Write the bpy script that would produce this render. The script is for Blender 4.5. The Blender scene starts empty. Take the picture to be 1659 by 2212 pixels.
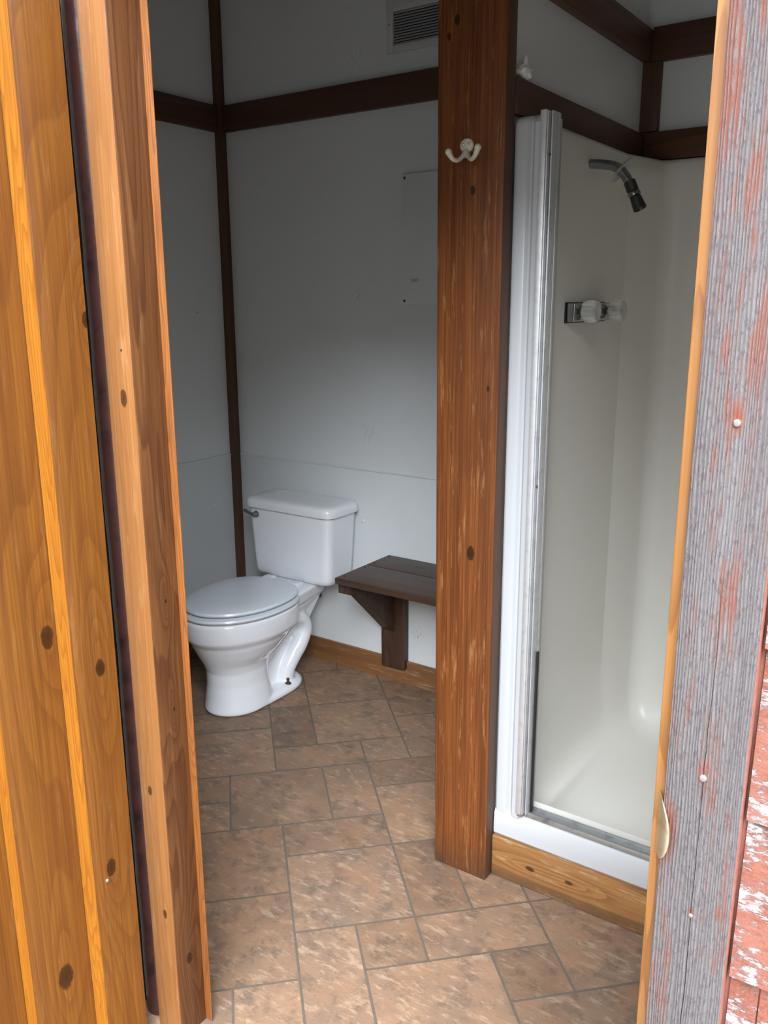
import bpy, bmesh, math, random
from mathutils import Vector, Matrix
random.seed(7)
C = bpy.context.scene
col = C.collection

# ------------------------------------------------------------------ camera
CAM_H = 1.5
pitch, roll, yaw = math.radians(13.9), math.radians(-0.292), math.radians(34.75)
fw = Vector((-math.sin(yaw)*math.cos(pitch), math.cos(yaw)*math.cos(pitch), -math.sin(pitch)))
rt0 = Vector((math.cos(yaw), math.sin(yaw), 0)); up0 = rt0.cross(fw)
rt = rt0*math.cos(roll) + up0*math.sin(roll)
up = -rt0*math.sin(roll) + up0*math.cos(roll)
cam = bpy.data.cameras.new('camera'); camo = bpy.data.objects.new('camera', cam); col.objects.link(camo)
M = Matrix((rt, up, -fw)).transposed().to_4x4(); M.translation = Vector((0, 0, CAM_H))
camo.matrix_world = M
cam.sensor_fit = 'VERTICAL'; cam.sensor_height = 36.0; cam.lens = 1850/2212*36.0
cam.clip_start = 0.02
C.camera = camo

# ------------------------------------------------------------------ sky and exposure
w = bpy.data.worlds.new('sky'); C.world = w; w.use_nodes = True
wn = w.node_tree; wn.nodes.clear()
wo = wn.nodes.new('ShaderNodeOutputWorld'); bg = wn.nodes.new('ShaderNodeBackground')
tc = wn.nodes.new('ShaderNodeTexCoord'); sp = wn.nodes.new('ShaderNodeSeparateXYZ')
rp = wn.nodes.new('ShaderNodeValToRGB')
wn.links.new(tc.outputs['Generated'], sp.inputs[0]); wn.links.new(sp.outputs['Z'], rp.inputs[0])
# overcast sky, dim near the horizon and brighter overhead
rp.color_ramp.elements[0].position = 0.0; rp.color_ramp.elements[0].color = (0.10, 0.105, 0.10, 1)
rp.color_ramp.elements[1].position = 0.62; rp.color_ramp.elements[1].color = (0.85, 0.90, 0.97, 1)
_e = rp.color_ramp.elements.new(0.28); _e.color = (0.17, 0.18, 0.18, 1)
wn.links.new(rp.outputs[0], bg.inputs[0]); bg.inputs[1].default_value = 1.0
wn.links.new(bg.outputs[0], wo.inputs[0])
# bright patch of the overcast (sun behind cloud), high behind the camera's right shoulder
sl = bpy.data.lights.new('cloudy_sun', 'SUN'); sl.energy = 1.3; sl.angle = math.radians(42); sl.color = (.93, .98, 1.06)
so = bpy.data.objects.new('cloudy_sun', sl); col.objects.link(so)
_el = math.radians(40); _d = Vector((-.55*math.cos(_el), .835*math.cos(_el), -math.sin(_el)))
so.rotation_euler = _d.to_track_quat('-Z', 'Y').to_euler()
C.view_settings.view_transform = 'Standard'; C.view_settings.look = 'None'
C.view_settings.gamma = 1.0; C.view_settings.use_curve_mapping = False
C.view_settings.exposure = 2.75

# ------------------------------------------------------------------ material helpers
def new_mat(name):
    m = bpy.data.materials.new(name); m.use_nodes = True
    return m, m.node_tree, m.node_tree.nodes['Principled BSDF']
class NB:
    def __init__(s, nt): s.nt = nt
    def n(s, t, **k):
        x = s.nt.nodes.new(t)
        for a, b in k.items(): setattr(x, a, b)
        return x
    def l(s, a, b): s.nt.links.new(a, b)
    def math(s, op, a, b=None, c=None, clamp=False):
        x = s.n('ShaderNodeMath', operation=op, use_clamp=clamp)
        for i, v in enumerate((a, b, c)):
            if v is None: continue
            if isinstance(v, (int, float)): x.inputs[i].default_value = v
            else: s.l(v, x.inputs[i])
        return x.outputs[0]
    def vmath(s, op, a, b):
        x = s.n('ShaderNodeVectorMath', operation=op)
        for i, v in enumerate((a, b)):
            if isinstance(v, (tuple, list)): x.inputs[i].default_value = v
            elif v is not None: s.l(v, x.inputs[i])
        return x
    def noise(s, vec, scale, detail=3, rough=0.5):
        x = s.n('ShaderNodeTexNoise'); x.inputs['Scale'].default_value = scale
        x.inputs['Detail'].default_value = detail; x.inputs['Roughness'].default_value = rough
        s.l(vec, x.inputs['Vector']); return x.outputs['Fac']
    def ramp(s, fac, stops):
        x = s.n('ShaderNodeValToRGB'); e = x.color_ramp.elements
        while len(e) < len(stops): e.new(0.5)
        for i, (p, c) in enumerate(stops):
            e[i].position = p
            e[i].color = (c, c, c, 1) if isinstance(c, (int, float)) else (*c, 1)
        s.l(fac, x.inputs[0]); return x.outputs[0]
    def mix(s, fac, a, b, mode='MIX'):
        x = s.n('ShaderNodeMix', data_type='RGBA', blend_type=mode)
        for i, v in ((0, fac), (6, a), (7, b)):
            if isinstance(v, (int, float)): x.inputs[i].default_value = v
            elif isinstance(v, (tuple, list)): x.inputs[i].default_value = (*v, 1)
            else: s.l(v, x.inputs[i])
        return x.outputs[2]
    def bump(s, h, dist, strength=1.0):
        x = s.n('ShaderNodeBump'); x.inputs['Distance'].default_value = dist
        x.inputs['Strength'].default_value = strength; s.l(h, x.inputs['Height']); return x.outputs[0]
def sr(r, g, b):
    f = lambda c: (c/255/12.92 if c/255 <= .04045 else ((c/255+.055)/1.055)**2.4)
    return (f(r), f(g), f(b))
AX = {'Z': (1, 1, .07), 'X': (.07, 1, 1), 'Y': (1, .07, 1)}
def wood(name, light, mid, dark, axis='Z', rings=9.0, sc=6.0, knots=(), rough=.42, wear=0.0, wearcol=(.45, .27, .13), seed=0.0, spec=.5, fine=.35, dirt=None, streak=.35, ramt=.62, kamp=.34):
    m, nt, bs = new_mat(name); b = NB(nt)
    t = b.n('ShaderNodeNewGeometry').outputs['Position']
    t = b.vmath('ADD', t, (seed*1.37, seed*.71, seed*2.3)).outputs[0]
    v = b.vmath('MULTIPLY', t, AX[axis]).outputs[0]
    n1 = b.noise(v, sc, 2, .45)
    bumpf = None
    kd = None
    for (kx, ky, kz, kr) in knots:
        rel = b.vmath('SUBTRACT', t, (kx+seed*1.37, ky+seed*.71, kz+seed*2.3)).outputs[0]
        s = [1/kr]*3; s[{'X': 0, 'Y': 1, 'Z': 2}[axis]] = 1/(kr*1.8)
        rel = b.vmath('MULTIPLY', rel, tuple(s)).outputs[0]
        ln = b.vmath('LENGTH', rel, None).outputs['Value']
        wob = b.math('MULTIPLY', b.noise(t, 90, 2), .5)
        ln = b.math('ADD', ln, b.math('SUBTRACT', wob, .25))
        s2 = list(s); s2 = [q*.4 for q in s2]; s2[{'X': 0, 'Y': 1, 'Z': 2}[axis]] *= .35
        s3 = [.42/kr]*3; s3[{'X': 0, 'Y': 1, 'Z': 2}[axis]] = .085/kr
        l3 = b.vmath('LENGTH', b.vmath('MULTIPLY', b.vmath('SUBTRACT', t, (kx+seed*1.37, ky+seed*.71, kz+seed*2.3)).outputs[0], tuple(s3)).outputs[0], None).outputs['Value']
        g = b.math('DIVIDE', kamp, b.math('ADD', 1.0, b.math('MULTIPLY', l3, l3)))
        bumpf = g if bumpf is None else b.math('ADD', bumpf, g)
        kd = ln if kd is None else b.math('MINIMUM', kd, ln)
    rv = n1 if bumpf is None else b.math('ADD', n1, bumpf)
    fr = b.math('FRACT', b.math('MULTIPLY', rv, rings))
    ring = b.ramp(fr, [(0, .1), (.45, .25), (.86, .95), (.94, 1.0), (1.0, .1)])
    vf = b.vmath('MULTIPLY', t, tuple(1.0 if q == 1 else .012 for q in AX[axis])).outputs[0]
    fib = b.noise(vf, 260, 3, .6)
    tone = b.noise(v, 2.5, 2, .5)
    strk = b.noise(vf, 48, 4, .65)
    c = b.mix(b.ramp(tone, [(.3, 0), (.7, 1)]), light, mid)
    c = b.mix(b.math('MULTIPLY', b.ramp(strk, [(.42, 0), (.68, 1)]), streak), c, dark)
    c = b.mix(b.math('MULTIPLY', ring, ramt), c, dark)
    c = b.mix(b.math('MULTIPLY', b.ramp(fib, [(.35, 0), (.65, 1)]), fine), c, dark)
    if wear > 0:
        wn_ = b.noise(b.vmath('MULTIPLY', t, tuple(1.0 if q == 1 else .10 for q in AX[axis])).outputs[0], 60, 6, .75)
        c = b.mix(b.math('MULTIPLY', b.ramp(wn_, [(.56, 0), (.66, 1)]), wear), c, wearcol)
    if kd is not None:
        c = b.mix(b.ramp(kd, [(0, .92), (.85, .8), (1.15, .0)]), c, tuple(q*.22 for q in dark))
        hal = b.ramp(kd, [(.9, 0), (1.1, .6), (1.5, 0)])
        c = b.mix(hal, c, tuple(q*.55 for q in dark))
    if dirt is not None:     # dirt = (world z where soiling ends, colour): grime rubbed into the foot of the timber
        z = b.n('ShaderNodeSeparateXYZ'); b.l(b.n('ShaderNodeNewGeometry').outputs['Position'], z.inputs[0])
        dz = b.math('SUBTRACT', 1, b.math('DIVIDE', z.outputs['Z'], dirt[0]), clamp=True)
        dn = b.math('MULTIPLY', dz, b.ramp(b.noise(t, 30, 5, .7), [(.35, .3), (.65, 1)]))
        c = b.mix(dn, c, dirt[1])
    b.l(c, bs.inputs['Base Color'])
    bs.inputs['Roughness'].default_value = rough
    bs.inputs['Specular IOR Level'].default_value = spec
    h = b.math('SUBTRACT', b.math('MULTIPLY', fib, -.6), b.math('MULTIPLY', ring, .4))
    b.l(b.bump(h, .0006, .7), bs.inputs['Normal'])
    return m
def plain(name, c, rough=.5, metal=0.0, spec=.5, nscale=0, ncol=None, namt=0.0, bump=0.0, bscale=60, coat=0.0):
    m, nt, bs = new_mat(name); b = NB(nt)
    t = b.n('ShaderNodeTexCoord').outputs['Object']
    if nscale:
        f = b.ramp(b.noise(t, nscale, 5, .65), [(.5, 0), (.7, 1)])
        b.l(b.mix(b.math('MULTIPLY', f, namt), c, ncol), bs.inputs['Base Color'])
    else:
        bs.inputs['Base Color'].default_value = (*c, 1)
    if bump: b.l(b.bump(b.noise(t, bscale, 3), bump), bs.inputs['Normal'])
    bs.inputs['Roughness'].default_value = rough; bs.inputs['Metallic'].default_value = metal
    bs.inputs['Specular IOR Level'].default_value = spec; bs.inputs['Coat Weight'].default_value = coat
    return m

# ------------------------------------------------------------------ materials
m_wall = plain('white_wall_panel', (.70, .73, .73), .38, 0, .5, 7, (.64, .67, .66), .35, .0006, 24)
def add_scuffs(m, spots):
    """dark scuff marks rubbed on the panel at real places (x, y, z, size)"""
    nt = m.node_tree; b = NB(nt); bs = nt.nodes['Principled BSDF']
    src = bs.inputs['Base Color'].links[0].from_socket if bs.inputs['Base Color'].links else None
    pos = b.n('ShaderNodeNewGeometry').outputs['Position']
    f = None
    st = b.noise(b.vmath('MULTIPLY', pos, (1, 1, .35)).outputs[0], 160, 3, .7)
    for (x, y, z, s) in spots:
        d = b.vmath('LENGTH', b.vmath('SUBTRACT', pos, (x, y, z)).outputs[0], None).outputs['Value']
        g = b.ramp(b.math('DIVIDE', d, s), [(0, 1), (1, 0)])
        f = g if f is None else b.math('MAXIMUM', f, g)
    k = b.math('MULTIPLY', f, b.ramp(st, [(.55, 0), (.66, .7)]))
    b.l(b.mix(k, src, (.12, .12, .12)), bs.inputs['Base Color'])
add_scuffs(m_wall, [(-1.93, 2.68, 1.0, .05), (-1.98, 2.68, 1.52, .035), (-1.98, 2.68, 2.33, .05), (-1.60, 2.675, .34, .05), (-1.70, 2.675, .22, .04), (-1.65, 2.675, .46, .04)])
m_ceil = plain('ceiling_board', (.62, .62, .60), .7)
m_porc = plain('white_vitreous_china', (.80, .82, .85), .10, 0, .5, coat=.3)
m_seat = plain('grey_white_seat_plastic', (.70, .75, .79), .22)
m_gel = plain('cream_gelcoat', (.74, .725, .665), .34, 0, .5, 3, (.70, .685, .625), .4)
m_alu = plain('brushed_aluminium', (.72, .73, .74), .42, .6, .5, 40, (.40, .40, .40), .4)
m_alu_dull = plain('stained_aluminium', (.42, .43, .43), .45, .7, .5, 24, (.16, .15, .13), .7)
m_black = plain('black_rubber', (.01, .01, .012), .5)
m_caulk = plain('yellowed_caulk', (.30, .24, .14), .7, 0, .3, 60, (.10, .08, .05), .8)
m_chrome = plain('tarnished_chrome', (.30, .31, .31), .22, .95, .5, 60, (.10, .11, .10), .5)
m_darkmetal = plain('dark_bronze_metal', (.07, .065, .06), .35, .7)
m_screw = plain('steel_screw', (.60, .60, .58), .30, .9)
m_greenchrome = plain('corroded_lever', (.22, .27, .25), .35, .8, .5, 120, (.05, .11, .09), .8)
m_rust = plain('rusty_bolt', (.06, .035, .02), .8)
m_hook = plain('painted_cream_metal', (.62, .57, .46), .35)
m_brass = plain('worn_brass', (.72, .62, .42), .38, .8, .5, 60, (.35, .18, .06), .6)
m_tissue = plain('white_tissue', (.80, .80, .78), .9)
m_ink = plain('faded_pencil', (.10, .095, .07), .8)
m_vent = plain('vent_enamel', (.60, .61, .62), .45)
m_dark = plain('dark_void', (.02, .02, .02), .9)
m_button = plain('white_screw_cap', (.72, .73, .73), .35)
m_ground = plain('gravel_ground', (.16, .15, .14), .95, 0, .3, 30, (.08, .075, .07), .8)
m_darkwood = plain('dark_trim_paint', (.028, .016, .013), .40, 0, .5, 25, (.008, .006, .006), .8, .001, 60)
m_void = plain('shaded_cobweb_gap', (.012, .010, .010), .9, 0, .3, 120, (.14, .13, .12), .35)
# acrylic
m_acr, nt, bs = new_mat('clear_acrylic')
bs.inputs['Base Color'].default_value = (.93, .92, .88, 1); bs.inputs['Transmission Weight'].default_value = .65
bs.inputs['Roughness'].default_value = .18; bs.inputs['IOR'].default_value = 1.49

W_TRIM = dict(light=(.15, .066, .03), mid=(.10, .042, .02), dark=(.045, .02, .011))
m_trimX = wood('redwood_trim_along', axis='X', rough=.5, seed=2, fine=.4, **W_TRIM)
m_trimY = wood('redwood_trim_deep', axis='Y', rough=.5, seed=3, fine=.4, **W_TRIM)
m_trimZ = wood('redwood_trim_upright', axis='Z', rough=.5, seed=4, fine=.4, **W_TRIM)
m_post = wood('worn_redwood_post', (.245, .080, .018), (.18, .052, .011), (.075, .021, .006), 'Z', rings=10, sc=5, ramt=.35, kamp=.10, streak=.5, rough=.5, spec=.3, seed=1, fine=.8,
              knots=[(-.972, 1.772, .897, .011), (-.985, 1.772, 1.735, .006), (-1.03, 1.772, 2.085, .007), (-1.05, 1.772, 2.055, .005), (-.935, 1.772, 1.30, .004)],
              wear=.55, wearcol=(.36, .17, .06), dirt=(.10, (.05, .03, .018)))
m_postside = wood('darker_post_side', (.15, .07, .035), (.115, .052, .027), (.05, .022, .012), 'Z', rings=8, sc=5, ramt=.35, kamp=.1, rough=.55, seed=21, fine=.5, wear=.35, wearcol=(.22, .12, .06))  # side face: same timber in darker, greyer base colours
m_base = wood('worn_baseboard', (.30, .14, .05), (.22, .10, .035), (.10, .04, .016), 'X', rings=7, rough=.45, seed=6, wear=.6, wearcol=(.40, .30, .19))
m_curb = wood('worn_curb_board', (.42, .20, .065), (.33, .15, .045), (.13, .06, .022), 'X', rings=7, rough=.4, seed=8,
              knots=[(-.797, 1.805, .062, .007), (-.69, 1.805, .066, .006)], wear=.65, wearcol=(.50, .38, .22), dirt=(.05, (.09, .06, .035)))
m_bench = wood('dark_stained_bench', (.10, .05, .026), (.075, .036, .02), (.028, .014, .009), 'X', rings=8, rough=.45, seed=9, fine=.5,
               knots=[(-1.64, 2.60, .526, .016)], wear=.35, wearcol=(.17, .085, .04))
m_benchV = wood('dark_stained_bracket', (.10, .048, .024), (.07, .032, .017), (.028, .013, .008), 'Z', rings=8, rough=.5, seed=10, fine=.5,
                knots=[(-1.825, 2.62, .115, .007), (-1.79, 2.62, .10, .008)], wear=.35, wearcol=(.16, .08, .04))
D_L, D_M, D_D = (.225, .085, .010), (.165, .057, .008), (.085, .024, .005)
m_doorA = wood('varnished_pine_face', D_L, D_M, D_D, 'Z', rings=26, sc=3.5, ramt=.40, kamp=.16, rough=.42, spec=.35, seed=0, fine=.5, streak=.5,
               knots=[(-1.250, .927, 1.471, .008), (-1.250, .893, .852, .0105), (-1.250, .877, .445, .011), (-1.300, .826, .923, .013), (-1.300, .79, .235, .016)],
               wear=.12, wearcol=(.34, .20, .10))
m_doorE = wood('varnished_pine_lit_edge', (.44, .18, .020), (.37, .135, .013), (.21, .065, .008), 'Z', rings=30, sc=16, rough=.33, seed=5, fine=.45)
m_jambL = wood('varnished_pine_skylit', (.33, .15, .048), (.28, .12, .036), (.17, .062, .018), 'Z', rings=12, sc=6, ramt=.3, kamp=.12, rough=.42, spec=.4, seed=11, fine=.5, streak=.4,
               knots=[(-1.220, .968, 1.337, .009), (-1.233, .968, .569, .006), (-1.216, .968, .295, .006)], wear=.3, wearcol=(.40, .24, .12))
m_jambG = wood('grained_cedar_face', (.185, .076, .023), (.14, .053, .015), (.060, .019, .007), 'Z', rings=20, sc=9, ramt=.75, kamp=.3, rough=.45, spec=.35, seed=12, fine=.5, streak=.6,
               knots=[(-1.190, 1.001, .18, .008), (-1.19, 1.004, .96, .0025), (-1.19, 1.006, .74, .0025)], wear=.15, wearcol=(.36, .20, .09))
m_edge = wood('rough_sawn_edge', (.36, .14, .025), (.30, .10, .018), (.12, .036, .008), 'Z', rings=26, sc=20, rough=.5, seed=13, fine=.6)
m_jambR = wood('bright_jamb_edge', (.40, .18, .048), (.34, .14, .032), (.19, .065, .015), 'Z', rings=12, sc=20, rough=.45, seed=14, fine=.3, wear=.25, wearcol=(.34, .25, .17))
m_purple = plain('dark_purple_seal', (.055, .022, .018), .30, 0, .5, 20, (.022, .010, .010), .9, .0015, 18)

def weathered():
    m, nt, bs = new_mat('weathered_grey_board'); b = NB(nt)
    t = b.n('ShaderNodeTexCoord').outputs['Object']
    vf = b.vmath('MULTIPLY', t, (1, 1, .02)).outputs[0]
    vm = b.vmath('MULTIPLY', t, (1, 1, .06)).outputs[0]
    # upright ridges about 3 mm apart, wandering a little
    x = b.n('ShaderNodeSeparateXYZ'); b.l(t, x.inputs[0])
    wob = b.math('MULTIPLY', b.noise(b.vmath('MULTIPLY', t, (1, 1, .06)).outputs[0], 60, 3), .014)
    ph = b.math('MULTIPLY', b.math('ADD', x.outputs['X'], wob), 2*math.pi/.0034)
    rid = b.math('ADD', b.math('MULTIPLY', b.math('SINE', ph), .5), .5)
    rid = b.math('MULTIPLY', rid, b.ramp(b.noise(b.vmath('MULTIPLY', t, (1, 1, .25)).outputs[0], 220, 4, .7), [(.3, .25), (.65, 1)]))
    big = b.noise(vm, 14, 3, .6)
    c = b.mix(b.ramp(big, [(.35, 0), (.65, 1)]), (.088, .076, .076), (.126, .113, .111))
    c = b.mix(b.math('MULTIPLY', rid, .42), c, (.275, .255, .25))
    sp_ = b.noise(b.vmath('MULTIPLY', t, (1, 1, .3)).outputs[0], 330, 3, .7)
    c = b.mix(b.math('MULTIPLY', b.ramp(sp_, [(.52, 0), (.62, 1)]), .45), c, (.055, .040, .045))
    # remnants of red paint, more of them high up on the board
    z = x.outputs['Z']
    hi = b.math('MULTIPLY', b.math('SUBTRACT', z, 1.1), .16, clamp=False)
    red = b.math('ADD', b.noise(b.vmath('MULTIPLY', t, (1, 1, .10)).outputs[0], 70, 6, .7), b.math('MAXIMUM', hi, -.02))
    redf = b.math('MULTIPLY', b.ramp(red, [(.53, 0), (.66, 1)]), b.math('SUBTRACT', 1, b.math('MULTIPLY', rid, .8)))
    c = b.mix(b.math('MULTIPLY', redf, .75), c, (.19, .050, .025))
    rf = None
    for (kx, kz, kr) in [(-.197, 1.385, .014), (-.197, .985, .012), (-.1965, .803, .006), (-.166, .815, .008), (-.236, .90, .030)]:
        d = b.vmath('LENGTH', b.vmath('MULTIPLY', b.vmath('SUBTRACT', t, (kx, .91, kz)).outputs[0], (1/kr*1.4, 0, 1/kr*.55)).outputs[0], None).outputs['Value']
        g = b.ramp(d, [(.3, 1), (1, 0)]); rf = g if rf is None else b.math('MAXIMUM', rf, g)
    c = b.mix(b.math('MULTIPLY', rf, b.ramp(b.noise(vm, 120, 3), [(.35, .25), (.6, .95)])), c, (.20, .052, .025))
    # long drying crack
    dz = b.math('MULTIPLY', b.math('SUBTRACT', z, .6), .018)
    wob2 = b.math('MULTIPLY', b.math('SUBTRACT', b.noise(b.vmath('MULTIPLY', t, (1, 1, .35)).outputs[0], 16, 5, .65), .5), .009)
    dx = b.math('ABSOLUTE', b.math('SUBTRACT', b.math('SUBTRACT', x.outputs['X'], wob2), -.1965))
    crack = b.math('MULTIPLY', b.ramp(b.math('MULTIPLY', dx, 100), [(.018, 1), (.055, 0)]), b.ramp(z, [(.0, 1), (.5, 1)]))
    crack = b.math('MULTIPLY', crack, b.math('MULTIPLY', b.math('SUBTRACT', 1.25, z), 4.0, clamp=True))
    c = b.mix(crack, c, (.03, .02, .02))
    b.l(c, bs.inputs['Base Color']); bs.inputs['Roughness'].default_value = .85
    bs.inputs['Specular IOR Level'].default_value = .2
    h = b.math('SUBTRACT', b.math('MULTIPLY', rid, 1), b.math('MULTIPLY', crack, 2))
    b.l(b.bump(h, .0012, .8), bs.inputs['Normal'])
    return m
m_grey = weathered()
def peeling():
    m, nt, bs = new_mat('peeling_red_paint'); b = NB(nt)
    t = b.n('ShaderNodeTexCoord').outputs['Object']
    n1 = b.math('ADD', b.math('MULTIPLY', b.noise(b.vmath('MULTIPLY', t, (.35, 1, 1)).outputs[0], 150, 6, .8), .55), b.math('MULTIPLY', b.noise(t, 34, 3, .6), .45))
    n2 = b.noise(t, 260, 3, .7)
    n3 = b.noise(b.vmath('MULTIPLY', t, (.2, 1, 1)).outputs[0], 160, 4, .7)
    c = b.mix(b.ramp(n2, [(.4, 0), (.6, 1)]), (.24, .085, .055), (.18, .055, .033))
    c = b.mix(b.ramp(b.noise(t, 18, 3), [(.4, 0), (.6, .6)]), c, (.27, .115, .08))
    chalk = b.ramp(n1, [(.51, 0), (.57, 1)])
    white = b.mix(b.ramp(n3, [(.4, 0), (.62, 1)]), (.62, .60, .61), (.27, .16, .135))
    c = b.mix(chalk, c, white)
    b.l(c, bs.inputs['Base Color']); bs.inputs['Roughness'].default_value = .8
    b.l(b.bump(b.math('SUBTRACT', n3, chalk), .0012, .8), bs.inputs['Normal'])
    return m
m_peel = peeling()
m_salmon = plain('salmon_painted_edge', (.33, .125, .09), .7, 0, .3, 90, (.16, .06, .04), .5, .001, 90)

# vinyl tiles: tone per tile comes from a face attribute
m_tile, nt, bs = new_mat('stone_look_vinyl'); b = NB(nt)
t = b.n('ShaderNodeTexCoord').outputs['Object']
at_ = b.n('ShaderNodeAttribute', attribute_name='tone')
sh = b.n('ShaderNodeAttribute', attribute_name='shift')
tt = b.vmath('ADD', t, b.vmath('MULTIPLY', sh.outputs['Vector'], (7, 7, 7)).outputs[0]).outputs[0]
n1 = b.noise(tt, 5.5, 5, .65); n2 = b.noise(tt, 20, 7, .72)
rot = b.n('ShaderNodeMapping'); rot.inputs['Rotation'].default_value = (0, 0, .25); rot.inputs['Scale'].default_value = (1, 2.6, 1); b.l(tt, rot.inputs[0])
n3 = b.noise(rot.outputs[0], 22, 6, .7)
c = b.mix(b.ramp(n1, [(.36, 0), (.64, 1)]), (.245, .150, .092), (.175, .116, .080))
c = b.mix(b.ramp(n2, [(.38, .6), (.50, 0)]), c, (.095, .072, .052))
c = b.mix(b.ramp(n3, [(.53, 0), (.64, .6)]), c, (.36, .255, .17))
c = b.mix(b.ramp(b.noise(tt, 9, 4, .6), [(.52, 0), (.70, .4)]), c, (.27, .135, .072))
gx = b.mix(1.0, c, at_.outputs['Color'], 'MULTIPLY')
b.l(gx, bs.inputs['Base Color']); bs.inputs['Roughness'].default_value = .5; bs.inputs['Specular IOR Level'].default_value = .35
b.l(b.bump(b.math('ADD', n3, n2), .0018, .8), bs.inputs['Normal'])
m_grout = plain('grey_tan_grout', (.120, .096, .074), .6, 0, .3, 60, (.09, .072, .055), .7)

# ------------------------------------------------------------------ geometry helpers
def tag(o, label=None, cat=None, group=None, kind=None):
    if label: o['label'] = label
    if cat: o['category'] = cat
    if group: o['group'] = group
    if kind: o['kind'] = kind
    return o
def empty(name, loc, label, cat, group=None):
    o = bpy.data.objects.new(name, None); col.objects.link(o); o.location = loc; o.empty_display_size = .05
    return tag(o, label, cat, group)
def finish(name, bm, mat, parent=None, smooth=None):
    """link bm (built in world coordinates) as one mesh object"""
    bmesh.ops.recalc_face_normals(bm, faces=bm.faces)
    if smooth is not None:
        th = math.radians(smooth)
        for f in bm.faces: f.smooth = True
        for e in bm.edges:
            if len(e.link_faces) == 2 and e.calc_face_angle(0) > th: e.smooth = False
    off = Vector((0, 0, 0)); p = parent
    while p is not None: off += p.location; p = p.parent
    me = bpy.data.meshes.new(name); bm.to_mesh(me); bm.free()
    for m in (mat if isinstance(mat, (list, tuple)) else [mat]): me.materials.append(m)
    o = bpy.data.objects.new(name, me); col.objects.link(o)
    if parent is not None:
        o.parent = parent
        if off.length > 0: me.transform(Matrix.Translation(-off))
    return o
def abox(bm, x0, x1, y0, y1, z0, z1, bev=0.0, mi=0, seg=2):
    r = bmesh.ops.create_cube(bm, size=1.0)
    vs = r['verts']
    for v in vs:
        v.co = Vector(((x0+x1)/2+v.co.x*(x1-x0), (y0+y1)/2+v.co.y*(y1-y0), (z0+z1)/2+v.co.z*(z1-z0)))
    fs = {f for v in vs for f in v.link_faces}
    for f in fs: f.material_index = mi
    if bev > 0:
        es = list({e for v in vs for e in v.link_edges})
        r = bmesh.ops.bevel(bm, geom=es, offset=bev, segments=seg, profile=.5, affect='EDGES')
        for f in r['faces']: f.material_index = mi
def box(name, x0, x1, y0, y1, z0, z1, mat, parent=None, bev=.0015, smooth=35):
    bm = bmesh.new(); abox(bm, x0, x1, y0, y1, z0, z1, bev)
    return finish(name, bm, mat, parent, smooth)
def prism(bm, pts, z0, z1, axis='Z'):
    """extrude a closed polygon: pts are (x,y) for Z, (y,z) for X, (x,z) for Y"""
    def P(a, b, c): return {'Z': (a, b, c), 'X': (c, a, b), 'Y': (a, c, b)}[axis]
    A = [bm.verts.new(P(a, b, z0)) for a, b in pts]; B = [bm.verts.new(P(a, b, z1)) for a, b in pts]
    n = len(pts)
    for i in range(n): bm.faces.new((A[i], A[(i+1) % n], B[(i+1) % n], B[i]))
    bm.faces.new(A); bm.faces.new(B)
def loft(bm, rings, cap0=True, cap1=True):
    R = [[bm.verts.new(p) for p in r] for r in rings]; n = len(R[0])
    for a, b_ in zip(R, R[1:]):
        for i in range(n): bm.faces.new((a[i], a[(i+1) % n], b_[(i+1) % n], b_[i]))
    if cap0: bm.faces.new(R[0])
    if cap1: bm.faces.new(R[-1])
def smoothpath(pts, n=6):
    P = [Vector(p) for p in pts]; out = []
    for i in range(len(P)-1):
        p0 = P[max(i-1, 0)]; p1 = P[i]; p2 = P[i+1]; p3 = P[min(i+2, len(P)-1)]
        for k in range(n):
            t = k/n
            out.append(.5*((2*p1)+(-p0+p2)*t+(2*p0-5*p1+4*p2-p3)*t*t+(-p0+3*p1-3*p2+p3)*t**3))
    out.append(P[-1]); return out
def tube(bm, pts, r, seg=16, caps=True):
    P = [Vector(p) for p in pts]; rings = []; prev = None
    for i, p in enumerate(P):
        d = (P[min(i+1, len(P)-1)]-P[max(i-1, 0)]).normalized()
        if prev is None:
            a = d.cross(Vector((0, 0, 1)));
            if a.length < .2: a = d.cross(Vector((1, 0, 0)))
        else: a = prev - d*prev.dot(d)
        a.normalize(); prev = a; c_ = d.cross(a)
        rr = r[i] if isinstance(r, (list, tuple)) else r
        rings.append([p+(a*math.cos(2*math.pi*k/seg)+c_*math.sin(2*math.pi*k/seg))*rr for k in range(seg)])
    loft(bm, rings, caps, caps)
def lathe(bm, prof, origin, axis, seg=24):
    """prof: (distance along axis, radius)"""
    d = Vector(axis).normalized(); a = d.cross(Vector((0, 0, 1)))
    if a.length < .2: a = d.cross(Vector((1, 0, 0)))
    a.normalize(); c_ = d.cross(a); o = Vector(origin)
    loft(bm, [[o+d*t+(a*math.cos(2*math.pi*k/seg)+c_*math.sin(2*math.pi*k/seg))*max(r, 1e-4) for k in range(seg)] for t, r in prof])

def screw_head(name, pos, axis, r, mat, parent=None, slot=True):
    bm = bmesh.new()
    lathe(bm, [(-.001, r), (r*.25, r), (r*.55, r*.8), (r*.68, r*.45), (r*.70, .0002)], pos, axis, 20)
    return finish(name, bm, mat, parent, 40)

# ================================================================== THE SETTING
YB, XL, XR, ZC = 2.68, -2.65, .12, 2.90
YE0, YE1 = .935, 1.05
S = dict(kind='structure')

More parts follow.
